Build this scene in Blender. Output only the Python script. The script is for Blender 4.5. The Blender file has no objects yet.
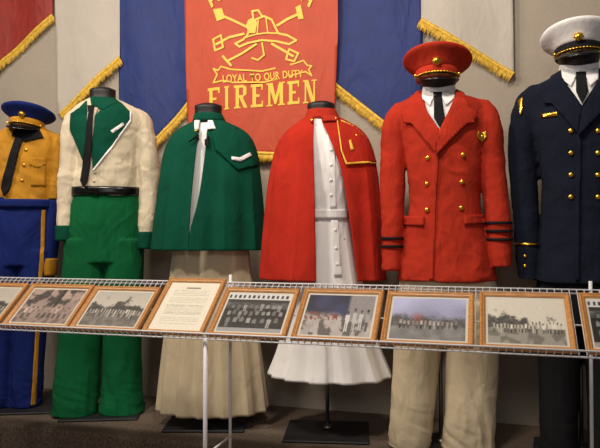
import bpy, bmesh, math, random
from mathutils import Vector, Matrix, Euler, noise
from mathutils.bvhtree import BVHTree
random.seed(4)
S=bpy.context.scene
COL=S.collection
S.view_settings.view_transform='Standard'
F=643.0; YAW=math.radians(16); PITCH=math.atan(12/F); CAMZ=0.95
# ---------------- camera
cd=bpy.data.cameras.new('camera'); cam=bpy.data.objects.new('camera',cd); COL.objects.link(cam)
cam.location=(0,0,CAMZ); cam.rotation_euler=(math.radians(90)+PITCH,0,YAW)
cd.sensor_width=36; cd.lens=36*F/600; cd.clip_start=.05
S.camera=cam
RM=Euler((math.radians(90)+PITCH,0,YAW)).to_matrix(); CP=Vector((0,0,CAMZ))
def ray(px,py):
    return (RM@Vector(((px-300)/F,(224-py)/F,-1))).normalized()
def U(px,py,Y):
    d=ray(px,py); return CP+d*(Y/d.y)
def XAT(px,Y): return Y*math.tan(math.atan((px-300)/F)-YAW)

# ---------------- materials
def lin(c):
    c=c/255
    return c/12.92 if c<=.04045 else ((c+.055)/1.055)**2.4
def mat(name,rgb,rough=.85,metal=0,var=.12,vs=9,bump=.15,bs=220,sheen=0,coat=0,stretch=None,spec=None,wrinkle=0):
    m=bpy.data.materials.new(name); m.use_nodes=True
    nt=m.node_tree; N=nt.nodes; L=nt.links; b=N['Principled BSDF']
    col=[lin(c) for c in rgb]
    tc=N.new('ShaderNodeTexCoord'); n1=N.new('ShaderNodeTexNoise'); n1.inputs['Scale'].default_value=vs; n1.inputs['Detail'].default_value=4
    src=tc.outputs['Object']
    if stretch:
        mp=N.new('ShaderNodeMapping'); mp.inputs['Scale'].default_value=stretch; L.new(src,mp.inputs['Vector']); src=mp.outputs['Vector']
    L.new(src,n1.inputs['Vector'])
    r=N.new('ShaderNodeValToRGB'); r.color_ramp.elements[0].position=.3; r.color_ramp.elements[1].position=.7
    r.color_ramp.elements[0].color=[c*(1-var) for c in col]+[1]; r.color_ramp.elements[1].color=[min(1,c*(1+var)) for c in col]+[1]
    L.new(n1.outputs['Fac'],r.inputs['Fac']); L.new(r.outputs['Color'],b.inputs['Base Color'])
    b.inputs['Roughness'].default_value=rough; b.inputs['Metallic'].default_value=metal
    if sheen: b.inputs['Sheen Weight'].default_value=sheen
    if coat: b.inputs['Coat Weight'].default_value=coat
    if spec is not None: b.inputs['Specular IOR Level'].default_value=spec
    if bump:
        n2=N.new('ShaderNodeTexNoise'); n2.inputs['Scale'].default_value=bs; L.new(tc.outputs['Object'],n2.inputs['Vector'])
        bp=N.new('ShaderNodeBump'); bp.inputs['Strength'].default_value=bump; bp.inputs['Distance'].default_value=.004
        L.new(n2.outputs['Fac'],bp.inputs['Height'])
        out=bp.outputs['Normal']
        if wrinkle:
            n3=N.new('ShaderNodeTexNoise'); n3.inputs['Scale'].default_value=7; n3.inputs['Detail'].default_value=3; n3.inputs['Distortion'].default_value=.8
            mp2=N.new('ShaderNodeMapping'); mp2.inputs['Scale'].default_value=(1.6,1.2,.7); L.new(tc.outputs['Object'],mp2.inputs['Vector']); L.new(mp2.outputs['Vector'],n3.inputs['Vector'])
            b2=N.new('ShaderNodeBump'); b2.inputs['Strength'].default_value=wrinkle; b2.inputs['Distance'].default_value=.03
            L.new(n3.outputs['Fac'],b2.inputs['Height']); L.new(out,b2.inputs['Normal']); out=b2.outputs['Normal']
        L.new(out,b.inputs['Normal'])
    return m
W=.45
RED=mat('red_wool',(178,50,32),spec=.15,rough=.95,wrinkle=W); REDC=mat('red_cape_cloth',(180,44,30),spec=.15,rough=.95,wrinkle=W)
GREEN=mat('green_wool',(8,74,56),spec=.15,rough=.95,wrinkle=W); GREEN2=mat('green_trouser_cloth',(14,94,54),spec=.15,rough=.95,wrinkle=W)
CREAM=mat('cream_gabardine',(216,202,176),var=.05,wrinkle=.6); CREAM2=mat('cream_trouser_cloth',(204,188,158),var=.05,wrinkle=W)
WHITE=mat('white_cotton',(244,242,242),var=.03,wrinkle=.3); NAVY=mat('navy_wool',(22,26,42),spec=.2,rough=.95,wrinkle=W)
BLACKC=mat('black_cloth',(15,15,19),spec=.3); GOLDC=mat('gold_cloth',(192,134,24),wrinkle=W); BLUEC=mat('royal_blue_wool',(18,36,102),spec=.2,wrinkle=W)
BLACKG=mat('black_gloss',(8,8,9),rough=.25,bump=0); FORM=mat('mannequin_black',(14,13,13),rough=.5,bump=0)
BRASS=mat('brass',(240,190,70),rough=.28,metal=1,bump=0,var=.03)
WIRE=mat('white_vinyl_wire',(225,225,230),rough=.4,bump=0,var=.01)
STEEL=mat('steel_pole',(150,150,150),rough=.35,metal=1,bump=0)
BAN_R=mat('banner_red_satin',(192,70,36),rough=.6,var=.06,wrinkle=.3); BAN_DR=mat('banner_dark_red',(146,34,20),rough=.6,wrinkle=.4)
BAN_B=mat('banner_blue',(20,44,112),rough=.65,wrinkle=.4); BAN_W=mat('banner_white',(190,182,171),rough=.7,var=.04,wrinkle=.3)
FRINGE=mat('gold_fringe',(236,186,66),rough=.5,var=.3,vs=60); GOLDP=mat('gold_print',(246,202,72),rough=.5,bump=0,var=.05)
OAK=mat('oak_frame',(186,130,72),rough=.4,var=.25,vs=30,bump=.1,stretch=(1,6,6))
BASE=mat('base_plate',(30,30,34),rough=.6)

def newobj(name,verts,faces,mats,parent=None,smooth=True,midx=None):
    me=bpy.data.meshes.new(name); me.from_pydata([tuple(v) for v in verts],[],faces)
    for m in (mats if isinstance(mats,list) else [mats]): me.materials.append(m)
    if midx: me.polygons.foreach_set('material_index',midx)
    me.polygons.foreach_set('use_smooth',[smooth]*len(me.polygons))
    bm=bmesh.new(); bm.from_mesh(me); bmesh.ops.recalc_face_normals(bm,faces=bm.faces); bm.to_mesh(me); bm.free()
    ob=bpy.data.objects.new(name,me); COL.objects.link(ob)
    if parent: ob.parent=parent
    return ob
def bake(ob):
    dg=bpy.context.evaluated_depsgraph_get(); dg.update()
    me=bpy.data.meshes.new_from_object(ob.evaluated_get(dg))
    ob.modifiers.clear(); old=ob.data; ob.data=me
    if not me.materials or me.materials[0] is None:
        me.materials.clear(); me.materials.append(old.materials[0])
    me.polygons.foreach_set('use_smooth',[True]*len(me.polygons))
    return ob

def interp(keys,p):
    n=len(keys); mx=max(len(k) for k in keys); keys=[tuple(k)+(0,)*(mx-len(k)) for k in keys]
    if p<=keys[0][0]: return keys[0][1:]
    if p>=keys[-1][0]: return keys[-1][1:]
    for i in range(n-1):
        if keys[i][0]<=p<=keys[i+1][0]: break
    a,b=keys[i],keys[i+1]; h=b[0]-a[0]; t=(p-a[0])/h
    out=[]
    for k in range(1,len(a)):
        m=(b[k]-a[k])/h
        ma=m if i==0 else .5*(m+(a[k]-keys[i-1][k])/(a[0]-keys[i-1][0]))
        mb=m if i==n-2 else .5*(m+(keys[i+2][k]-b[k])/(keys[i+2][0]-b[0]))
        t2,t3=t*t,t*t*t
        out.append((2*t3-3*t2+1)*a[k]+(t3-2*t2+t)*h*ma+(-2*t3+3*t2)*b[k]+(t3-t2)*h*mb)
    return out
def sg(v,e): return math.copysign(abs(v)**(2/e),v)
def ridge(x,y,z,seed):
    w=noise.noise(Vector((x*2+seed,y*2,z*2)))*.6
    a=noise.noise(Vector((x+w,y+seed,z+w))); return 1-3.2*abs(a)
class Man:
    def __init__(s,name,cx,sc,fy,rot):
        s.cx,s.s,s.fy=cx,sc,fy
        d=F/sc; u=(cx-300)/F
        X=d*(-math.sin(YAW)+u*math.cos(YAW)); Y=d*(math.cos(YAW)+u*math.sin(YAW))
        s.e=bpy.data.objects.new(name,None); COL.objects.link(s.e); s.e.empty_display_size=.1
        s.e.location=(X,Y,0); s.e.rotation_euler=(0,0,math.radians(rot))
        s.M=Matrix.Translation((X,Y,0))@Matrix.Rotation(math.radians(rot),4,'Z'); s.I=s.M.inverted()
        s.cl=s.I@CP; s.bvh=None
    def x(s,px): return (px-s.cx)/s.s
    def z(s,py): return (s.fy-py)/s.s
    def key(s,keys,p):
        k=interp(keys,p); pl,pr,ry=k[0],k[1],k[2]; yo=k[3] if len(k)>3 else 0
        return s.x((pl+pr)/2),yo,(pr-pl)/2/s.s,ry,s.z(p)
    def loftg(s,keys,e=2.2,n=40,off=0,fold=None,p0=None,p1=None):
        p0=keys[0][0] if p0 is None else p0; p1=keys[-1][0] if p1 is None else p1
        m=max(3,int((p1-p0)/2.2)); V=[];Fc=[]
        for i in range(m+1):
            p=p0+(p1-p0)*i/m; cx,cy,rx,ry,z=s.key(keys,p); rx+=off; ry+=off
            for j in range(n):
                a=2*math.pi*j/n; f=1+(fold(a,z) if fold else 0); fx=1+(f-1)*(1-.6*abs(math.sin(a))**4)
                V.append((cx+rx*fx*sg(math.sin(a),e),cy-ry*f*sg(math.cos(a),e),z))
        for i in range(m):
            for j in range(n):
                k=(j+1)%n; Fc.append((i*n+j,i*n+k,(i+1)*n+k,(i+1)*n+j))
        Fc.append(tuple(range(n))[::-1]); Fc.append(tuple(range(m*n,(m+1)*n)))
        return V,Fc
    def loft(s,name,keys,mt,**k):
        V,Fc=s.loftg(keys,**k); return newobj(name,V,Fc,mt,s.e)
    def garment(s,name,parts,mt,vox=.0065,sm=3,amp=.004,f=9,fz=5,seed=0,e=2.2,bot=0,trous=False):
        V=[];Fc=[]
        for kk in parts:
            v,fc=s.loftg(kk,e=e); o=len(V); V+=v; Fc+=[tuple(i+o for i in q) for q in fc]
        ob=newobj(name,V,Fc,mt,s.e)
        r=ob.modifiers.new('r','REMESH'); r.mode='VOXEL'; r.voxel_size=vox
        q=ob.modifiers.new('s','SMOOTH'); q.iterations=sm; q.factor=.5
        bake(ob)
        me=ob.data; zs=[v.co.z for v in me.vertices]; zb,zt=min(zs),max(zs)
        nr=[v.normal.copy() for v in me.vertices]
        for v,n in zip(me.vertices,nr):
            c=v.co
            a=noise.noise(Vector((c.x*f+seed,c.y*f,c.z*fz)))
            if trous:
                a+=.6*ridge(c.x*9,c.y*5,c.z*2.2+c.x*2,seed)
                lw=max(0,1-(c.z-zb)/.3); a+=.4*lw*ridge(c.x*5,c.y*5,c.z*13+c.x*4,seed+3)
                up=max(0,1-abs(c.z-(zt-.22))/.2); a+=.4*up*ridge(c.x*6,c.y*6,c.z*11-abs(c.x)*12,seed+5)
            else:
                a+=.5*ridge(c.x*5+c.z*3*(1 if c.x>0 else -1),c.y*5,c.z*7,seed)+.25*ridge(c.x*12,c.y*10,c.z*14+c.x*8,seed+7)
            w=1+bot*max(0,1-(c.z-zb)/.35)
            v.co=c+n*a*amp*w
            if trous: v.co.z=max(v.co.z,.014)
        me.update()
        s.setbvh(ob); return ob
    def setbvh(s,*obs):
        V=[];P=[]
        for ob in obs:
            o=len(V); V+=[v.co.copy() for v in ob.data.vertices]; P+=[tuple(i+o for i in p.vertices) for p in ob.data.polygons]
        s.bvh=BVHTree.FromPolygons(V,P)
    def hit(s,px,py):
        d=(s.I.to_3x3()@ray(px,py)); h=s.bvh.ray_cast(s.cl,d)
        if h[0] is not None: return h[0]
        t=(-.06-s.cl.y)/d.y; return s.cl+d*t
    def ysurf(s,x,z):
        h=s.bvh.ray_cast(Vector((x,-2,z)),Vector((0,1,0)))
        return h[0].y if h[0] is not None else None
    def patch(s,name,poly,mt,off=.004,th=.004,step=.012,bulge=0):
        pts=[s.hit(*p) for p in poly]
        V2,Fc=tess([(p.x,p.z) for p in pts],step)
        V=[]
        ys=[s.ysurf(x,z) for x,z in V2]
        ok=[y for y in ys if y is not None]; 
        for (x,z),y in zip(V2,ys):
            if y is None:
                y=min(((a-x)**2+(b-z)**2,yy) for (a,b),yy in zip(V2,ys) if yy is not None)[1] if ok else -.1
            V.append((x,y-off,z))
        ob=newobj(name,V,Fc,mt,s.e)
        m=ob.modifiers.new('t','SOLIDIFY'); m.thickness=th; m.offset=0
        return ob
    def buttons(s,name,pts,mt,r=.009,off=.004):
        V=[];Fc=[]
        for p in pts:
            h=s.hit(p[0],p[1]); dome(V,Fc,h+Vector((0,-off,0)),r)
        return newobj(name,V,Fc,mt,s.e)
def dome(V,Fc,c,r,n=12,m=4):
    o=len(V)
    for i in range(m+1):
        t=i/m*math.pi/2
        for j in range(n):
            a=2*math.pi*j/n
            V.append((c.x+r*math.cos(t)*math.cos(a),c.y-r*.55*math.sin(t)+.003*(i==0),c.z+r*math.cos(t)*math.sin(a)))
    for i in range(m):
        for j in range(n):
            k=(j+1)%n; Fc.append((o+i*n+j,o+i*n+k,o+(i+1)*n+k,o+(i+1)*n+j))
def tess(poly,step):
    bm=bmesh.new(); vs=[bm.verts.new((x,z,0)) for x,z in poly]; bm.faces.new(vs)
    bmesh.ops.triangulate(bm,faces=bm.faces[:])
    for ax in (0,1):
        lo=min(p[ax] for p in poly); hi=max(p[ax] for p in poly); k=int((hi-lo)/step)
        for i in range(1,k+1):
            co=[0,0,0]; co[ax]=lo+i*step+1e-5; no=[0,0,0]; no[ax]=1
            bmesh.ops.bisect_plane(bm,geom=bm.verts[:]+bm.edges[:]+bm.faces[:],plane_co=co,plane_no=no,dist=1e-6)
    bmesh.ops.remove_doubles(bm,verts=bm.verts[:],dist=1e-5)
    bm.verts.index_update(); V=[(v.co.x,v.co.y) for v in bm.verts]; Fc=[tuple(v.index for v in f.verts) for f in bm.faces]
    bm.free(); return V,Fc
def boxg(V,Fc,a,b):
    o=len(V)
    for x in (a[0],b[0]):
        for y in (a[1],b[1]):
            for z in (a[2],b[2]): V.append((x,y,z))
    for q in ((0,1,3,2),(4,6,7,5),(0,4,5,1),(2,3,7,6),(0,2,6,4),(1,5,7,3)): Fc.append(tuple(o+i for i in q))
def cyl(V,Fc,a,b,r,n=6,r2=None):
    a=Vector(a);b=Vector(b);d=(b-a).normalized(); r2=r if r2 is None else r2
    t=d.orthogonal().normalized(); w=d.cross(t); o=len(V)
    for p,rr in ((a,r),(b,r2)):
        for j in range(n):
            g=2*math.pi*j/n; V.append(p+(t*math.cos(g)+w*math.sin(g))*rr)
    for j in range(n):
        k=(j+1)%n; Fc.append((o+j,o+k,o+n+k,o+n+j))
    Fc.append(tuple(o+j for j in range(n))[::-1]); Fc.append(tuple(o+n+j for j in range(n)))

# ---------------- room
WY=3.45; XL,XR=-5.2,2.8; FL=-.18; PE=2.72
wm=mat('painted_textured_wall',(168,157,143),rough=.9,var=.07,vs=3,bump=.6,bs=70)
V=[];Fc=[];boxg(V,Fc,(XL,WY,FL),(XR,WY+.1,3.0)); newobj('wall_back',V,Fc,wm,smooth=False)
carpet=mat('speckled_carpet',(132,116,100),rough=1,var=.6,vs=110,bump=.6,bs=160)
carpet2=mat('platform_carpet',(104,90,78),rough=1,var=.6,vs=110,bump=.6,bs=160)
V=[];Fc=[];boxg(V,Fc,(XL,-2.5,FL-.05),(XR,WY-.001,FL)); newobj('floor',V,Fc,carpet,smooth=False)
V=[];Fc=[];boxg(V,Fc,(XL,PE,FL),(XR,WY-.001,0)); pl=newobj('display_platform',V,Fc,[carpet2],smooth=False)
bv=pl.modifiers.new('b','BEVEL'); bv.width=.012; bv.segments=3
V=[];Fc=[];boxg(V,Fc,(XL,-2.5,3.0),(XR,WY+.1,3.05)); newobj('ceiling',V,Fc,mat('ceiling_tile',(190,186,180),rough=.95),smooth=False)

# ---------------- banners
def wavy(Y,ph,amp=.008,k=16):
    return lambda x,z: Y+amp*math.sin(x*k+ph+z*1.5)+amp*.8*noise.noise(Vector((x*6,z*2,ph)))
def clothpoly(name,poly,Y,mt,fn,parent,step=.025):
    P=[U(px,py,Y) for px,py in poly]
    V2,Fc=tess([(p.x,p.z) for p in P],step)
    ob=newobj(name,[(x,fn(x,z),z) for x,z in V2],Fc,mt,parent)
    m=ob.modifiers.new('t','SOLIDIFY'); m.thickness=.003; m.offset=0
    return ob
def fringe(name,a,b,Y,fn,parent,length=.05,n=None):
    A=U(*a,Y);B=U(*b,Y); d=(B-A); L=d.length; d.normalize(); pr=Vector((d.z,0,-d.x)); 
    if pr.z>0: pr=-pr
    V=[];Fc=[]; n=int(L/.006)
    hd=.014
    for i in range(n+1):
        p=A+d*(L*i/n); 
        V.append(Vector((p.x,fn(p.x,p.z)-.006,p.z))-pr*hd*.6); V.append(Vector((p.x,fn(p.x,p.z)-.008,p.z))+pr*hd*.6)
    for i in range(n): Fc.append((2*i,2*i+1,2*i+3,2*i+2))
    for i in range(n):
        p=A+d*(L*(i+.5)/n); p=Vector((p.x,fn(p.x,p.z)-.006,p.z)); ln=length*random.uniform(.82,1.08); j=d*random.uniform(-.004,.004)
        o=len(V); w=.0027
        q=p+pr*ln*.55+Vector((0,random.uniform(-.004,.002),0)); r=p+pr*ln*.9+Vector((0,0,-ln*.15))+j
        V+= [p-d*w,p+d*w,q+d*w,q-d*w,r+d*w*.6,r-d*w*.6]; Fc+=[(o,o+1,o+2,o+3),(o+3,o+2,o+4,o+5)]
    ob=newobj(name,V,Fc,FRINGE,parent); m=ob.modifiers.new('t','SOLIDIFY'); m.thickness=.002
def emp(name):
    e=bpy.data.objects.new(name,None); COL.objects.link(e); e.empty_display_size=.1; return e
T=-70
def banner(name,poly,fr,Y,mt,ph):
    e=emp(name); fn=wavy(Y,ph); clothpoly('cloth',poly,Y,mt,fn,e)
    for a,b in fr: fringe('fringe',a,b,Y,fn,e)
    return e,fn
banner('bunting_flag',[(-70,T),(53,T),(53,14),(0,62),(-70,127)],[((-70,127),(53,15))],3.43,BAN_DR,0)
banner('bunting_flag',[(52,T),(119,T),(119,58),(62,112),(58,116)],[((60,114),(119,57))],3.42,BAN_W,1)
banner('bunting_flag',[(117,T),(190,T),(191,98),(157,138),(119,182)],[((119,182),(191,100))],3.43,BAN_B,2)
banner('bunting_flag',[(336,T),(423,T),(422,152),(384,122),(336,85)],[((335,84),(423,153))],3.43,BAN_B,3.3)
banner('bunting_flag',[(421,T),(512,T),(514,74),(470,48),(421,19)],[((421,19),(514,74))],3.42,BAN_W,4.4)
be,bf=banner('firemen_banner',[(183,T),(338,T),(338,30),(335,100),(333,156),(262,153),(189,150),(185,60)],[((189,150),(333,156))],3.40,BAN_R,5.5)
GV=[];GF=[];cnt=[0]
def bp(px,py,lift=.004):
    p=U(px,py,3.40); return Vector((p.x,bf(p.x,p.z)-lift,p.z))
def gpoly(pts):
    cnt[0]+=1; o=len(GV); GV.extend(bp(a,b,.004+.00003*cnt[0]) for a,b in pts); GF.append(tuple(range(o,o+len(pts))))
def stroke(pts,w=1.6,closed=False):
    w=w*1.05
    if closed: pts=pts+[pts[0]]
    for (a,b),(c,d) in zip(pts[:-1],pts[1:]):
        L=math.hypot(c-a,d-b) or 1; nx,ny=-(d-b)/L*w/2,(c-a)/L*w/2; ex,ey=(c-a)/L*w*.3,(d-b)/L*w*.3
        gpoly([(a+nx-ex,b+ny-ey),(a-nx-ex,b-ny-ey),(c-nx+ex,d-ny+ey),(c+nx+ex,d+ny+ey)])
def rc(a,b,c,d): return [(a,b),(c,b),(c,d),(a,d)]
LET={'F':[rc(.16,0,.42,1),rc(.04,.88,.98,1),rc(.3,.46,.72,.56),rc(.06,0,.52,.05),rc(.86,.74,.98,1)],
'I':[rc(.32,0,.68,1),rc(.2,.94,.8,1),rc(.2,0,.8,.06)],
'R':[rc(.16,0,.4,1),rc(.03,.89,.72,1),rc(.3,.45,.72,.56),[(.7,.5),(.94,.58),(.94,.9),(.7,1)],[(.4,.5),(.64,.5),(1.02,0),(.76,0)],rc(.03,0,.52,.06)],
'E':[rc(.16,0,.42,1),rc(.04,.88,.92,1),rc(.3,.45,.68,.56),rc(.04,0,.94,.12),rc(.82,.74,.92,1),rc(.84,0,.94,.26)],
'M':[rc(.1,0,.22,1),rc(.74,0,.94,1),[(.1,1),(.34,1),(.58,.2),(.46,.05)],[(.72,1),(.9,1),(.54,.05),(.44,.2)],rc(0,0,.34,.06),rc(.64,0,1.04,.06),rc(0,.94,.3,1),rc(.74,.94,1.04,1)],
'N':[rc(.12,0,.24,1),rc(.76,0,.88,1),[(.1,1),(.38,1),(.88,0),(.62,0)],rc(0,0,.38,.06),rc(0,.94,.3,1),rc(.62,.94,1,1)]}
x=207.5
for i,ch in enumerate('FIREMEN'):
    w={'I':8,'M':18.5}.get(ch,13.2)
    yb=111-1.3*i; h=23
    for q in LET[ch]:
        gpoly([(x+a*w,yb-b*h-(a-.5)*1.3) for a,b in q])
    x+=w+2.8
stroke([(222,67),(232,70),(262,71),(296,64),(304,61)],1.4); stroke([(224,81),(234,83),(264,82),(296,75),(306,72)],1.4)
stroke([(222,67),(219,71),(214,69),(218,75),(214,83),(224,81)],1.4); stroke([(304,61),(308,66),(312,66),(309,70),(312,76),(306,72)],1.4)
# helmet
stroke([(236,44),(243,40),(247,36),(250,26),(256,19),(264,16),(272,20),(276,28),(279,34),(288,36),(297,41),(290,45),(278,42),(262,40),(248,43),(240,47)],1.9,True)
stroke([(247,37),(256,34),(268,33),(279,34)],1.4); stroke([(258,20),(257,33)],1.2); stroke([(266,18),(268,33)],1.2)
gpoly([(248,20),(253,17),(257,22),(255,33),(249,33),(246,26)]); stroke([(253,17),(252,11),(258,10),(262,16)],1.8)
stroke([(217,45),(230,38),(244,34)],2.2); stroke([(222,36),(214,40),(216,51),(224,48)],1.8,True)
stroke([(278,26),(288,20),(300,14)],2.4); gpoly([(296,8),(301,5),(304,19),(299,20)])
stroke([(220,15),(234,21),(247,27)],2.2); gpoly([(214,10),(223,9),(226,19),(218,22)])
stroke([(272,44),(284,51),(294,57)],2.2); stroke([(290,50),(299,54),(295,62),(287,60)],1.8,True)
stroke([(256,44),(242,54),(230,61)],2.0); stroke([(224,57),(232,66)],2.2); stroke([(262,43),(264,55),(258,60),(252,58)],1.6)
newobj('gold_emblem',GV,GF,GOLDP,be,smooth=False)
def textobj(name,s,px,py,h,mt,parent,ang=0,fit=None,off=.03):
    c=bpy.data.curves.new(name,'FONT'); c.body=s; c.size=1; c.offset=off; c.align_x='CENTER'; c.space_word=1.3; c.space_character=1.08
    o=bpy.data.objects.new(name,c); COL.objects.link(o)
    dg=bpy.context.evaluated_depsgraph_get(); dg.update(); me=bpy.data.meshes.new_from_object(o.evaluated_get(dg)); bpy.data.objects.remove(o)
    xs=[v.co.x for v in me.vertices]; wd=max(xs)-min(xs); mid=(max(xs)+min(xs))/2
    sx=fit/wd; ca,sa=math.cos(ang),math.sin(ang)
    for v in me.vertices:
        a=(v.co.x-mid)*sx; b=v.co.y*h/.7
        v.co=bp(px+a*ca-b*sa*1, py-a*sa-b*ca,.007)
    me.materials.clear(); me.materials.append(mt)
    ob=bpy.data.objects.new(name,me); COL.objects.link(ob); ob.parent=parent
textobj('motto_lettering','LOYAL TO OUR DUTY',264,80.3,7.2,GOLDP,be,ang=.07,fit=80,off=.02)
for ch,px,py,a in (('A',217,4,.7),('M',232,-11,.35),('E',250,-19,.15),('R',268,-20,-.1),('I',281,-17,-.2),('C',292,-10,-.4),('A',305,3,-.7)):
    textobj('title_letter',ch,px,py,17,GOLDP,be,ang=a,fit=13 if ch!='I' else 4,off=.03)

# ---------------- peaked cap
def cap(M,px,py,sc,crown,band,strap,tiltx=0,rolly=0,badge=BRASS,yo=0,front=.18,zs=1):
    c=Vector((M.x(px),yo,M.z(py))); R=Euler((tiltx,rolly,0)).to_matrix()
    def tr(V): return [c+R@Vector((v[0]*sc,v[1]*sc,v[2]*sc*zs)) for v in V]
    def rv(keys,n=48):
        V=[];Fc=[]
        for (z,rx,ry,k) in keys:
            for j in range(n):
                a=2*math.pi*j/n; x=rx*math.sin(a); y=-ry*math.cos(a); V.append((x,y,z-k*y*front))
        for i in range(len(keys)-1):
            for j in range(n):
                k=(j+1)%n; Fc.append((i*n+j,i*n+k,(i+1)*n+k,(i+1)*n+j))
        Fc.append(tuple(range(n))[::-1]); Fc.append(tuple(range((len(keys)-1)*n,len(keys)*n)))
        return V,Fc
    V,Fc=rv([(0,.088,.102,0),(.002,.09,.104,0),(.038,.091,.105,.1),(.04,.089,.103,.1)]); newobj('cap_band',tr(V),Fc,band,M.e)
    V,Fc=rv([(.036,.088,.102,.1),(.046,.094,.108,.3),(.06,.112,.126,.7),(.074,.133,.146,1),(.082,.142,.154,1),(.089,.144,.156,1),(.095,.141,.153,1),(.104,.125,.137,1),(.112,.095,.105,1),(.117,.055,.06,1),(.118,.01,.01,1)])
    newobj('cap_crown',tr(V),Fc,crown,M.e)
    V=[];Fc=[];n=28;m=6
    for i in range(m+1):
        t=i/m
        for j in range(n+1):
            a=math.radians(-68+136*j/n); w=.062*max(0,math.cos(a*1.3))**.6
            x=(.089+w*t*.55)*math.sin(a); y=-(.103+w*t)*math.cos(a); V.append((x,y,.006-.62*w*t-.12*w*t*t))
    for i in range(m):
        for j in range(n): Fc.append((i*(n+1)+j,i*(n+1)+j+1,(i+1)*(n+1)+j+1,(i+1)*(n+1)+j))
    ob=newobj('cap_visor',tr(V),Fc,BLACKG,M.e); mm=ob.modifiers.new('t','SOLIDIFY'); mm.thickness=.004
    V=[];Fc=[]
    pts=[Vector((.093*math.sin(math.radians(a)),-.107*math.cos(math.radians(a)),.009)) for a in range(-80,81,8)]
    for p,q in zip(pts[:-1],pts[1:]): cyl(V,Fc,p,q,.004)
    newobj('cap_strap',tr(V),Fc,strap,M.e)
    V=[];Fc=[]; dome(V,Fc,Vector((0,-.118,.052)),.017,n=14); dome(V,Fc,Vector((0,-.127,.052)),.009)
    for a in range(0,360,45): dome(V,Fc,Vector((.015*math.cos(math.radians(a)),-.118,.052+.015*math.sin(math.radians(a)))),.005,n=8,m=2)
    dome(V,Fc,Vector((.088,-.058,.01)),.006); dome(V,Fc,Vector((-.088,-.058,.01)),.006)
    newobj('cap_badge',tr(V),Fc,badge,M.e)
def stand(M,yo=.03,h=.6,px=None):
    V=[];Fc=[]; boxg(V,Fc,(-.2,-.17,.001),(.2,.17,.012)); o=newobj('stand_base',V,Fc,BASE,M.e,smooth=False)
    b=o.modifiers.new('b','BEVEL'); b.width=.004
    V=[];Fc=[]; cyl(V,Fc,(0,yo,.012),(0,yo,h),.009,12); cyl(V,Fc,(0,yo,.012),(0,yo,.03),.022,16,.014); newobj('stand_pole',V,Fc,STEEL,M.e)
def neckform(M,pt,pb,pl,pr,ry=.055,yo=0,top=True):
    c=(pl+pr)/2;w=(pr-pl)/2
    M.loft('neck_form',[(pt-1.5,c-w*.55,c+w*.55,ry*.5,yo),(pt,c-w*.9,c+w*.9,ry*.85,yo),(pt+1.5,c-w,c+w,ry,yo),(pt+4,c-w*.97,c+w*.97,ry*.97,yo),(pb,c-w*1.05,c+w*1.05,ry*1.1,yo)],FORM,e=2)

# ================= M5 red officer jacket
M=Man('fire_officer_uniform_mannequin',440,221,446,3)
stand(M)
M.loft('head_form',[(62,426,453,.05),(66,421,458,.085),(74,419,459,.09),(82,421,457,.085),(90,426,453,.065),(100,426,453,.06)],FORM,e=2)
M.garment('trousers',[[(262,404,490,.1),(300,397,495,.115),(322,397,495,.11)],
 [(300,396,446,.11),(325,394,444,.11),(370,393,438,.095),(410,391,433,.09,-.01),(445,388,429,.1,-.02)],
 [(300,444,496,.11),(325,445,496,.11),(370,445,495,.095),(410,445,492,.09,-.01),(445,441,492,.1,-.02)]],CREAM2,amp=.007,f=6,fz=2,seed=3,bot=.5,trous=True)
SL=[(102,396,412,.04),(108,390,413,.055),(120,384,411,.068),(150,381,407,.07,.005),(190,381,405,.064),(225,382,404,.058,-.02),(270,383,402,.052,-.045)]
SR=[(102,470,487,.04),(108,469,492,.055),(120,472,498,.068),(150,477,502,.07,.005),(190,481,505,.064),(225,484,507,.058,-.02),(266,487,508,.052,-.045)]
jk=M.garment('jacket',[[(88,427,452,.055,.01),(93,419,459,.07,.01),(98,408,470,.085,.005),(104,398,482,.1),(114,395,488,.112),(135,402,484,.128),(170,408,480,.13),(205,410,479,.12),(235,405,485,.125),(262,401,492,.135),(280,398,495,.145)],SL,SR],RED,amp=.0055,seed=1)
M.patch('shirt_front',[(422,91),(437,94),(455,91),(453,106),(439,132),(427,112)],WHITE,off=.003)
M.patch('necktie',[(433,93),(442,93),(442,99),(445,118),(440,128),(434,118),(434,99)],BLACKC,off=.012,th=.008)
M.loft('shirt_collar',[(85,424,455,.064,.005),(96,421,458,.072,.0)],WHITE,e=2)
M.patch('collar_point',[(422,88),(436,94),(430,106),(422,99)],WHITE,off=.014); M.patch('collar_point',[(455,88),(440,94),(446,106),(454,99)],WHITE,off=.014)
M.patch('lapel',[(421,89),(411,95),(408,109),(402,114),(404,123),(412,124),(436,153),(440,131),(428,113),(422,98)],RED,off=.013,th=.009)
M.patch('lapel',[(456,89),(463,94),(469,109),(477,113),(474,123),(466,125),(436,156),(439,132),(448,113),(455,98)],RED,off=.018,th=.009)
M.patch('front_edge',[(434,152),(439,152),(436,200),(433,280),(429,280),(431,200)],RED,off=.005,th=.008)
M.patch('pocket_flap',[(404,216),(424,217),(424,226),(404,225)],RED,off=.007,th=.009); M.patch('pocket_flap',[(464,216),(485,214),(485,223),(464,225)],RED,off=.007,th=.009)
M.buttons('brass_buttons',[(428,158),(463,155),(427,184),(462,182),(427,210),(461,208)],BRASS,r=.0115)
M.patch('breast_badge',[(478,131),(482,132.5),(486,131),(487,137),(482,143),(477,137)],BRASS,off=.006,th=.005); M.buttons('badge_centre',[(482,137)],BRASS,r=.009,off=.01)
for a,b in ((237,239.5),(245,247.5)):
    M.loft('cuff_stripe',SL,BLACKC,off=.008,p0=a,p1=b); 
for a,b in ((222,224.5),(230,232.5),(238,240.5)): M.loft('cuff_stripe',SR,BLACKC,off=.008,p0=a,p1=b)
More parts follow.
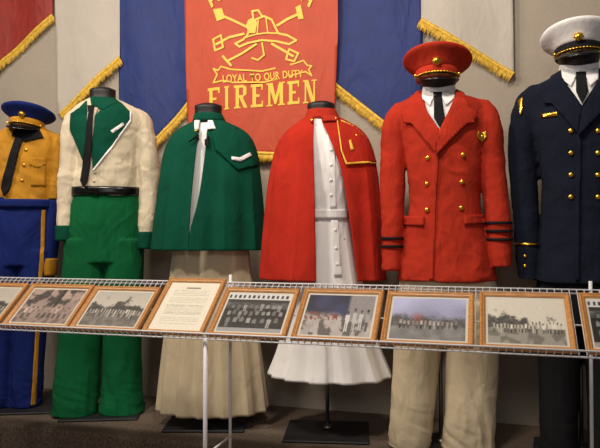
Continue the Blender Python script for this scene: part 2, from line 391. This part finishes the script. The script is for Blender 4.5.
cap(M,438,80,1.08,RED,RED,BRASS,tiltx=-.05,zs=.95)

# ================= M6 navy
M=Man('fire_officer_uniform_mannequin',580,229.5,454,-6)
stand(M)
M.loft('head_form',[(42,566,595,.05),(48,561,600,.085),(56,560,600,.09),(64,563,598,.08),(70,568,593,.06),(80,567,594,.06)],FORM,e=2)
M.garment('trousers',[[(262,542,622,.1),(300,538,626,.115),(322,538,626,.11)],
 [(300,538,584,.11),(325,538,583,.11),(370,540,580,.095),(452,541,578,.1,-.02)],[(300,582,628,.11),(325,582,628,.11),(370,584,626,.095),(452,586,626,.1,-.02)]],BLACKC,amp=.007,f=6,fz=2,seed=8,trous=True)
SL=[(82,534,552,.04),(90,524,550,.055),(104,517,548,.068),(140,513,541,.07),(190,515,541,.064),(235,518,542,.058,-.02),(280,521,543,.052,-.045)]
SR=[(p,1160-b,1160-a,*r) for p,a,b,*r in SL]
M.garment('jacket',[[(68,566,594,.055,.01),(74,556,604,.07,.01),(80,544,616,.085),(88,532,628,.1),(100,528,633,.112),(130,534,628,.13),(170,543,618,.132),(210,544,618,.122),(245,541,621,.13),(282,535,626,.145)],SL,SR],NAVY,amp=.0055,seed=5)
M.patch('shirt_front',[(562,70),(580,74),(598,70),(596,84),(582,106),(568,86)],WHITE,off=.003)
M.patch('necktie',[(576,73),(586,73),(586,80),(588,92),(582,104),(576,92),(576,80)],BLACKC,off=.012,th=.008)
M.loft('shirt_collar',[(63,562,598,.064,.005),(76,560,600,.074,.0)],WHITE,e=2)
M.patch('collar_point',[(561,67),(578,73),(571,87),(562,80)],WHITE,off=.014); M.patch('collar_point',[(599,67),(584,73),(590,87),(598,80)],WHITE,off=.014)
M.patch('lapel',[(561,69),(551,76),(548,90),(541,95),(544,104),(552,104),(578,134),(582,108),(568,88),(562,78)],NAVY,off=.013,th=.009)
M.patch('lapel',[(600,69),(608,74),(614,90),(622,95),(618,104),(610,104),(578,137),(582,110),(594,90),(599,78)],NAVY,off=.018,th=.009)
M.patch('front_edge',[(577,134),(581,134),(579,280),(575,280)],NAVY,off=.005,th=.008)
M.buttons('brass_buttons',[(571,131),(571,153),(571,175),(571,197),(598,110),(598,131),(598,153),(598,175),(598,197)],BRASS,r=.0115)
M.patch('name_bar',[(541,114),(558,112),(558,116),(541,118)],BRASS,off=.005)
M.buttons('badge_disc',[(610,125)],BRASS,r=.026)
M.patch('shoulder_patch',[(518,101),(523,97),(523,110),(520,116)],BRASS,off=.006)
M.loft('cuff_stripe',SL,BRASS,off=.007,p0=243,p1=245)
M.buttons('cuff_buttons',[(525,256),(525,266)],BRASS,r=.008)
cap(M,580,57,1.08,WHITE,BLACKC,BRASS,tiltx=-.05,rolly=-.04,zs=.95)

# ================= M2 cream/green band
M=Man('band_uniform_mannequin',105,185,412,22)
stand(M)
neckform(M,89,104,89,115)
tr=M.garment('trousers',[[(188,74,139,.1),(215,70,141,.115),(262,67,143,.115)],
 [(240,67,107,.11),(275,65,106,.11),(330,62,102,.1),(380,59,99,.1),(411,57,99,.11,-.02)],[(240,103,143,.11),(275,104,143,.11),(330,104,142,.1),(380,104,142,.1),(411,102,145,.11,-.02)]],GREEN2,amp=.008,f=6,fz=2,seed=13,bot=.5,trous=True)
SL=[(109,76,88,.04),(114,69,88,.05),(125,64,85,.062),(160,61,81,.062),(200,59,78,.056,-.01),(240,60,75,.05,-.03)]
SR=[(109,124,138,.04),(114,126,146,.05),(125,130,152,.062),(160,136,157,.062),(200,137,158,.056,-.01),(248,137,154,.05,-.03)]
jk=M.garment('jacket',[[(97,92,113,.05,.01),(102,84,123,.07,.01),(107,77,133,.085),(113,72,141,.1),(125,71,144,.11),(150,77,139,.12),(175,77,138,.118),(194,74,139,.108),(197,76,137,.1)],SL,SR],CREAM,amp=.008,seed=2,f=9)
M.patch('yoke_panel',[(87,101),(80,108),(71,114),(70,130),(83,160),(86,150),(88,115)],GREEN,off=.006,th=.007)
M.patch('yoke_panel',[(116,100),(122,104),(130,112),(130,120),(112,146),(93,170),(92,150),(96,115),(106,106)],GREEN,off=.006,th=.007)
M.patch('white_piping',[(130,112),(131.5,112),(131.5,121),(113,147.5),(94,171.5),(93,170),(112,146),(130,120)],WHITE,off=.007,th=.006)
M.patch('shirt_front',[(92,106),(99,108),(95,116),(91,140),(86,150),(87,115)],CREAM,off=.007,th=.004)
M.patch('necktie',[(88,106),(95,106),(94,113),(92,150),(88,182),(84,187),(81,181),(86,140),(89,113)],BLACKC,off=.013,th=.007)
M.patch('collar',[(90,97),(114,97),(120,103),(104,110),(92,106)],GREEN,off=.009,th=.006)
M.patch('sleeve_badge',[(111,131),(123,123),(125,125),(113,134)],WHITE,off=.013)
wb=[(188,73,140,.112),(191,73,140,.112),(196,73,140,.112)]
M.loft('belt',wb,BLACKG,off=.008,e=2.2)
M.patch('belt_buckle',[(91,188),(99,188),(99,196),(91,196)],BLACKG,off=.02,th=.004)
M.loft('cuff',SR,GREEN,off=.007,p0=232,p1=249); M.loft('cuff',SL,GREEN,off=.007,p0=226,p1=241)
M.buttons('buttons',[(95,172),(94,181)],CREAM,r=.007)

# ================= M1 gold/blue
M=Man('band_uniform_mannequin',26,179,406,22)
stand(M)
M.loft('head_form',[(112,16,37,.05),(118,12,40,.08),(126,12,40,.085),(132,15,38,.06),(140,15,38,.06)],FORM,e=2)
M.garment('trousers',[[(198,-4,53,.1),(225,-7,55,.115),(265,-9,54,.115)],
 [(250,-10,24,.11),(275,-11,22,.11),(340,-13,17,.09),(404,-15,14,.09)],[(250,20,55,.11),(275,20,52,.11),(340,15,46,.09),(404,11,40,.09)]],BLUEC,amp=.007,f=6,fz=2,seed=21,bot=.5,trous=True)
SL=[(133,-8,6,.04),(140,-16,4,.06),(160,-18,2,.062),(200,-18,0,.058),(268,-16,-2,.05,-.03)]
SR=[(133,46,58,.04),(140,46,63,.055),(160,47,66,.062),(200,46,64,.058,-.01),(255,42,57,.05,-.03),(275,40,56,.05,-.03)]
M.garment('shirt',[[(125,14,40,.05,.01),(130,4,48,.07),(135,-4,56,.09),(150,-5,59,.105),(175,-3,55,.112),(204,-3,53,.105)],[(p,a,b,*r) for p,a,b,*r in SL],SR[:4]],GOLDC,amp=.008,seed=4,f=9)
M.patch('necktie',[(16,138),(24,138),(20,150),(10,190),(5,196),(2,188),(12,150)],BLACKC,off=.013,th=.007)
M.patch('shirt_collar',[(14,130),(40,130),(44,138),(26,142),(12,136)],BLACKC,off=.006,th=.006)
M.patch('pocket_flap',[(30,158),(46,158),(46,165),(38,168),(30,165)],GOLDC,off=.007,th=.007)
M.patch('chest_pocket',[(31,164),(46,164),(46,186),(31,186)],GOLDC,off=.004,th=.006)
M.loft('belt',[(200,-5,54,.112),(208,-6,54,.113)],BLUEC,off=.01)
M.loft('lower_sleeve',[(200,45,63,.056,-.01),(225,44,61,.054,-.02),(262,41,57,.05,-.03)],BLUEC)
M.loft('cuff',[(258,40,58,.054,-.03),(268,40,58,.055,-.03),(275,41,57,.054,-.03)],GOLDC)
M.buttons('brass_buttons',[(26,150),(24,165),(22,180),(38,162)],BRASS,r=.008)
bpy.context.view_layer.update()
tz=[o for o in M.e.children if o.name.startswith('trousers')][0]; M.setbvh(tz)
M.patch('trouser_stripe',[(42,210),(46,210),(44,260),(40,320),(36,405),(31,405),(36,320),(40,260)],GOLDC,off=.004)
cap(M,26,128,1.0,BLUEC,GOLDC,BRASS,tiltx=-.08,rolly=.1,front=.1)

# ---------------- capes
def pleat(a,k,ph,z):
    q=a*k+ph+.9*math.sin(a*2+ph)+.5*noise.noise(Vector((a*2,z*1.5,ph)))
    s=math.sin(q)
    return (1-2*abs(math.sin(q/2+.4)))*.55+.35*s+.6*noise.noise(Vector((a*2.4,z*1.2,ph)))
def cape(M,keys,op,mt,folds=9,amp=.05,ph=0,n=240):
    V=[];Fc=[]; p0,p1=keys[0][0],keys[-1][0]; m=int((p1-p0)/2)
    for i in range(m+1):
        p=p0+(p1-p0)*i/m; cx,cy,rx,ry,z=M.key(keys,p); ol,orr=interp(op,p); t=(i/m)
        al=math.asin(max(-.95,min(.95,(M.x(ol)-cx)/rx))); ar=math.asin(max(-.95,min(.95,(M.x(orr)-cx)/rx)))
        for j in range(n+1):
            a=ar+(2*math.pi+al-ar)*j/n
            w=amp*max(0,min(1,(t-.1)*1.3))
            f=1+w*(pleat(a,folds,ph,z)+.15)+.012*noise.noise(Vector((math.sin(a)*5,math.cos(a)*5,z*9+ph)))*min(1,t*4)
            sx=math.sin(a); f2=1+(f-1)*(1-.9*abs(sx)**3)
            xx=cx+rx*f2*sx
            ed=min(j,n-j)/18.0
            if ed<1: xx=cx+rx*(sx*(1-ed)+f2*sx*ed)
            V.append((xx,cy-ry*f*math.cos(a),z))
    for i in range(m):
        for j in range(n): Fc.append((i*(n+1)+j,i*(n+1)+j+1,(i+1)*(n+1)+j+1,(i+1)*(n+1)+j))
    ob=newobj('cape',V,Fc,mt,M.e); md=ob.modifiers.new('t','SOLIDIFY'); md.thickness=.005; md.offset=-1
    M.setbvh(ob); return ob
def skirtfold(k,amp,ph,z0,z1):
    def f(a,z):
        t=max(0,min(1,(z0-z)/(z0-z1))); return amp*(.15+.85*t)*pleat(a,k,ph,z)
    return f
# ================= M3 green cape
M=Man('caped_uniform_mannequin',208,195.6,422,16)
stand(M)
neckform(M,105,124,194,222)
M.loft('blouse',[(122,195,222,.05),(130,182,238,.075),(145,176,244,.095),(180,176,243,.11),(234,180,240,.125)],WHITE)
M.loft('skirt',[(232,178,244,.1),(250,173,249,.11),(265,171,251,.12),(310,167,256,.14),(360,162,262,.17),(408,158,268,.19)],CREAM2,n=240,e=2,fold=skirtfold(14,.16,1,M.z(240),M.z(380)))
cape(M,[(119,196,221,.058),(123,190,229,.07),(128,180,240,.09),(135,172,249,.11),(148,165,256,.13),(180,159,261,.16),(215,155,264,.185),(250,152,267,.21)],[(119,202,210),(130,202,210),(165,199,208),(205,196,203),(232,195,197),(250,195,195.5)],GREEN,amp=.2,folds=11,ph=1)
M.loft('cape_collar',[(114,194,222,.056),(122,192,226,.068)],GREEN,e=2)
M.patch('shoulder_flap',[(222,122),(236,128),(250,140),(259,160),(257,166),(238,170),(216,150),(212,134)],GREEN,off=.01,th=.009)
M.patch('flap_bar',[(232,157),(240,158),(250,153),(252,156),(241,162),(232,160)],WHITE,off=.019,th=.004)
M.patch('white_collar',[(195,121),(213,121),(216,129),(206,137),(195,130)],WHITE,off=.01,th=.006)
M.patch('bow_tie',[(197,138),(203,141),(209,137),(209,148),(203,144),(197,149)],BLACKC,off=.02,th=.012)
M.buttons('buttons',[(215,129),(196,131)],BRASS,r=.007)
# ================= M4 red cape
M=Man('caped_uniform_mannequin',327,206,432,11)
stand(M)
neckform(M,103,120,307,335)
d=M.loft('dress_bodice',[(118,308,334,.055),(126,294,350,.08),(140,290,360,.105),(170,298,356,.122),(200,304,351,.115),(216,306,350,.11),(240,300,354,.12)],WHITE,n=100,fold=lambda a,z:.025*ridge(math.sin(a)*3,math.cos(a)*3,z*6,1))
sk=M.loft('dress_skirt',[(210,306,350,.105),(230,302,353,.12),(278,293,362,.15),(320,284,371,.175),(350,277,381,.2),(374,268,391,.225)],WHITE,n=280,e=2,fold=skirtfold(13,.13,2,M.z(225),M.z(370)))
M.setbvh(d,sk)
M.patch('dress_belt',[(308,210),(348,210),(348,219),(308,219)],WHITE,off=.008,th=.008)
M.patch('button_placket',[(327,135),(334,135),(337,208),(330,208)],WHITE,off=.005,th=.004)
M.patch('skirt_placket',[(331,220),(338,220),(342,276),(334,276)],WHITE,off=.005,th=.004)
M.buttons('dress_buttons',[(331,y) for y in (150,165,180,195)]+[(335,230),(336,248),(337,264)],WHITE,r=.008,off=.008)
cape(M,[(115,308,335,.06),(119,302,343,.072),(124,295,352,.09),(131,286,362,.112),(142,278,370,.135),(170,270,377,.165),(210,265,381,.19),(279,260,386,.22)],[(115,314,322),(124,315,323),(140,315,330),(170,316,341),(200,317,347),(240,318,353),(279,319,358)],REDC,amp=.2,folds=11,ph=3)
M.loft('cape_collar',[(110,307,336,.06),(120,304,341,.074)],RED,e=2)
M.patch('shoulder_flap',[(342,121),(356,127),(368,140),(376,162),(346,164),(340,150),(338,130)],REDC,off=.011,th=.009)
M.patch('gold_braid',[(337,121),(338,121),(342,150),(347,163),(376,161.5),(376.5,163),(346,165),(341,151)],GOLDP,off=.016,th=.003)
M.patch('gold_braid',[(342,120.5),(356,126.5),(369,139),(377,162),(376,162),(367.5,140),(355,127.5),(341,121.5)],GOLDP,off=.016,th=.003)
M.buttons('brass_buttons',[(312,121),(336,119),(356,136)],BRASS,r=.008,off=.012)
M.patch('collar_tab',[(311,117),(338,116),(338,121),(311,123)],RED,off=.012,th=.006)
M.patch('braid_loop',[(349,141),(351,140),(354,150),(351,151)],GOLDP,off=.018,th=.003)

# ---------------- wire shelf
YF,ZF,YB,ZB=2.30,.553,2.55,.755
dv=Vector((0,YB-YF,ZB-ZF)); LN=dv.length; dv.normalize(); nv=Vector((0,-dv.z,dv.y))
def sp(x,t,n=0): return Vector((x,YF,ZF))+dv*t+nv*n
X0,X1=-2.75,1.15
V=[];Fc=[]
k=int((X1-X0)/.0254)
for i in range(k+1):
    x=X0+i*.0254
    cyl(V,Fc,sp(x,0),sp(x,LN),.0016,5); cyl(V,Fc,sp(x,0),sp(x,0,.028),.0016,5); cyl(V,Fc,sp(x,LN),sp(x,LN,-.022),.0016,5)
for t,n,r in ((0,-.003,.0035),(0,.028,.0035),(LN,-.003,.0032),(LN,-.022,.0032),(LN*.45,-.004,.003)):
    cyl(V,Fc,sp(X0,t,n),sp(X1,t,n),r,8)
sh=emp('wire_shelf'); newobj('wire_grid',V,Fc,WIRE,sh)
V=[];Fc=[]
for x in (-1.042,.372,-2.45):
    cyl(V,Fc,(x,YF+.004,FL),(x,YF+.004,ZF+.0),.0085,12); cyl(V,Fc,(x,YB+.008,FL),(x,YB+.008,ZB+.03),.0065,12)
    cyl(V,Fc,(x,YF+.004,.1),(x,YB+.008,.1),.005,8); cyl(V,Fc,(x,YF,ZF-.012),(x,YB,ZB-.012),.005,8)
newobj('shelf_legs',V,Fc,WIRE,sh)

# ---------------- framed photographs
def figs(u,v,seed,rows,dark,light,size=.035):
    for (vy,n,h,a,b) in rows:
        if a<=u<=b and vy<=v<=vy+h:
            q=(u-a)/(b-a)*n; i=int(q); fr=q-i-.5; hh=(v-vy)/h
            rnd=random.Random(seed*100+i+int(vy*50)); h2=rnd.uniform(.8,1); fr+=rnd.uniform(-.08,.08); lo=rnd.uniform(0,.1); hh=(hh-lo)/(h2-lo)
            if hh>1 or hh<0: continue
            lt=light*rnd.uniform(.6,1)
            if hh>.9: 
                if abs(fr)<.15: return .15
            elif hh>.8:
                if abs(fr)<.13: return .4
            elif hh>.4:
                if abs(fr)<.3-.1*abs(hh-.7): return lt
            elif .04<abs(fr)<.22: return lt if rnd.random()<.35 else dark
    return None
def sm(a,b,x): 
    t=max(0,min(1,(x-a)/(b-a))); return t*t*(3-2*t)
def mix(a,b,t): return a+(b-a)*t
def paint(kind,u,v):
    nz=lambda s,o=0: noise.noise(Vector((u*s+o,v*s*.7,kind*3.1+o)))
    def fol(o=0): return nz(5,o)+.5*nz(11,o)+.3*nz(24,o)+.2*nz(50,o)
    g=nz(60)*.04
    if kind==1:
        base=.66+.15*nz(4)
        t=sm(-.15,.2,fol()-.5*abs(u-.55)+.15)*sm(.4,.55,v); base=mix(base,.2+.25*abs(nz(34)),t)
        if abs(u-.6-.05*(v-.5))<.02+.01*v and v>.3: base=.14
        if v<.4: base=mix(.58,.42,sm(0,.3,nz(9)))
        f=figs(u,v,1,[(.12,9,.42,.08,.95)],.12,.85); base=f if f is not None else base; c=(base*1.0,base*.86,base*.8)
    elif kind==2:
        base=.84-.12*v
        base=mix(base,.2+.2*abs(nz(30)),sm(-.05,.15,fol(2)*.35+.66-v)*sm(.3,.4,v)); 
        if v<.38: base=.42+.12*nz(10)+.06*nz(30)
        f=figs(u,v,2,[(.25,15,.3,.04,.8),(.2,4,.36,.8,.98)],.1,.85); base=f if f is not None else base; c=(base,base*.96,base*.9)
    elif kind==3:
        base=.94; row=int(v*32); r=(v*32)%1
        if .13<u<.87 and .1<v<.9 and row not in (28,27,22,17,9,5):
            if r<.4 and noise.noise(Vector((u*55,row*7.3,0)))>-.25: base=.76
        if .35<u<.65 and .86<v<.89: base=.55
        c=(base,base*.97,base*.89)
    elif kind==4:
        base=.1+nz(8)*.06
        if v>.84: base=.85 if (int(u*26)%2 or v>.95 or v<.87) else .2
        elif v>.76: base=.18
        elif v>.6: base=.32+.2*nz(9)
        f=figs(u,v,4,[(.12,8,.3,.06,.94),(.32,10,.28,.04,.96),(.52,9,.24,.08,.92)],.06,.62); base=f if f is not None else base
        if v<.1: base=.6
        c=(base,base,base)
    elif kind==5:
        t=sm(.42,.6,v+.06*nz(6)); b0=.68+nz(9)*.1; b0=mix(b0,.35,sm(.1,.35,fol(3)))
        d0=.2+.1*nz(4)
        c=(mix(b0,d0*.9,t),mix(b0*.95,d0,t),mix(b0*.93,d0*1.6,t))
        if u<.5 and .36<v<.56:
            k=sm(0,.2,nz(26)); c=(mix(c[0],.5,k),mix(c[1],.25,k),mix(c[2],.2,k))
        if u>.6: k=sm(.6,.66,u)*sm(.3,.5,v); c=(mix(c[0],.55,k),mix(c[1],.53,k),mix(c[2],.54,k))
        f=figs(u,v,5,[(.1,4,.6,.6,.98)],.3,.95); c=(f,f,f) if f is not None else c
    elif kind==6:
        base=.52+.28*v+nz(3)*.15; c=(base*.84,base*.86,base*1.05)
        k=sm(-.1,.1,.5+.1*fol()-v); b2=.3+.12*nz(14); c=tuple(mix(x,b2,k) for x in c)
        k=sm(0,.1,.36-v); b2=.46+.1*nz(8); c=tuple(mix(x,b2,k) for x in c)
        k=.5*sm(.12,0,abs(u-.36))*sm(.2,.0,abs(v-.5)); c=(mix(c[0],.7,k),mix(c[1],.2,k),mix(c[2],.18,k))  # faint red reflection of the jacket in the glass, painted into the print
        f=figs(u,v,6,[(.24,14,.28,.1,.9)],.14,.75); c=(f,f*.95,f*.92) if f is not None else c
    else:
        base=.88
        base=mix(base,.24+.3*abs(nz(34)),sm(-.08,.1,fol(1)*.35+.62-v-.45*max(0,u-.2)+.25*max(0,.35-u)))
        if v<.34: base=mix(.6,.45,sm(0,.3,nz(10)))
        f=figs(u,v,7,[(.22,20,.28,.06,.98)],.2,.97); base=f if f is not None else base; c=(base,base*.97,base*.9)
    return tuple(max(.02,(x+g))**2.1*.85 for x in c)
pm=bpy.data.materials.new('photographic_print'); pm.use_nodes=True
nt=pm.node_tree; at=nt.nodes.new('ShaderNodeAttribute'); at.attribute_name='tone'; b=nt.nodes['Principled BSDF']
nt.links.new(at.outputs['Color'],b.inputs['Base Color']); b.inputs['Roughness'].default_value=.5; b.inputs['Coat Weight'].default_value=1; b.inputs['Coat Roughness'].default_value=.03
def frame(xl,xr,h,kind,t0=.006,fw=.02,mw=.0):
    V=[];Fc=[];mi=[];C=[]
    w=xr-xl; base=.0035
    def P(x,t,n): return sp(x,t,n)
    prof=[(0,0),(0,.012),(.002,.016),(.006,.018),(fw*.6,.014),(fw*.8,.013),(fw,.009),(fw,0)]
    m=len(prof)
    for (ins,ht) in prof:
        for (a,b_) in ((xl+ins,t0+ins),(xr-ins,t0+ins),(xr-ins,t0+h-ins),(xl+ins,t0+h-ins)):
            V.append(P(a,b_,base+ht)); C.append((1,1,1,1))
    for i in range(m-1):
        for j in range(4):
            k=(j+1)%4; Fc.append((i*4+j,i*4+k,(i+1)*4+k,(i+1)*4+j)); mi.append(0)
    nx,ny=120,90; o=len(V); a0,b0=xl+fw,t0+fw; aw,bh=w-2*fw,h-2*fw
    for j in range(ny+1):
        for i in range(nx+1):
            V.append(P(a0+aw*i/nx,b0+bh*j/ny,base+.006)); 
            u,v=i/nx,j/ny
            mb=.03
            if kind in (3,) : col=paint(kind,u,v)
            elif u<mb or u>1-mb or v<mb*1.2 or v>1-mb*1.2: col=(.6,.57,.5)
            else: col=paint(kind,(u-mb)/(1-2*mb),(v-mb)/(1-2*mb))
            C.append((*col,1))
    for j in range(ny):
        for i in range(nx): q=o+j*(nx+1)+i; Fc.append((q,q+1,q+nx+2,q+nx+1)); mi.append(1)
    me=bpy.data.meshes.new('framed_photograph'); me.from_pydata([tuple(v) for v in V],[],Fc)
    me.materials.append(OAK); me.materials.append(pm); me.polygons.foreach_set('material_index',mi)
    ca=me.color_attributes.new('tone','FLOAT_COLOR','POINT')
    for i,c in enumerate(C): ca.data[i].color=c
    ob=bpy.data.objects.new('framed_certificate' if kind==3 else 'framed_photograph',me); COL.objects.link(ob)
YQ=2.31
for (a,b_,h,kd) in ((-75,0,.26,2),(4,69,.26,1),(71,139,.255,2),(143,204,.315,3),(208,286,.265,4),(291,376,.27,5),(380,473,.265,6),(479,576,.275,7),(586,680,.28,4)):
    frame(XAT(a,YQ),XAT(b_,YQ),h,kd)

# ---------------- lights
def area(name,loc,tgt,size,sy,pw,col):
    l=bpy.data.lights.new(name,'AREA'); l.shape='RECTANGLE'; l.size=size; l.size_y=sy; l.energy=pw; l.color=col
    o=bpy.data.objects.new(name,l); COL.objects.link(o); o.location=loc
    o.rotation_euler=(Vector(tgt)-Vector(loc)).to_track_quat('-Z','Y').to_euler(); return o
area('ceiling_light',(-3.0,1.5,2.92),(-1.9,3.1,.6),.3,.22,30,(1,.89,.75))
area('ceiling_light',(-1.7,1.5,2.92),(-.9,3.1,.6),.3,.22,31,(1,.89,.75))
area('ceiling_light',(-.4,1.5,2.92),(.2,3.1,.6),.3,.22,30,(1,.89,.75))
area('room_light',(-.2,-1.4,2.0),(-.9,3,.5),1.4,.6,17,(1,.95,.9))
w=bpy.data.worlds.new('world'); S.world=w; w.use_nodes=True
w.node_tree.nodes['Background'].inputs['Color'].default_value=(.94,.94,1,1); w.node_tree.nodes['Background'].inputs['Strength'].default_value=.14
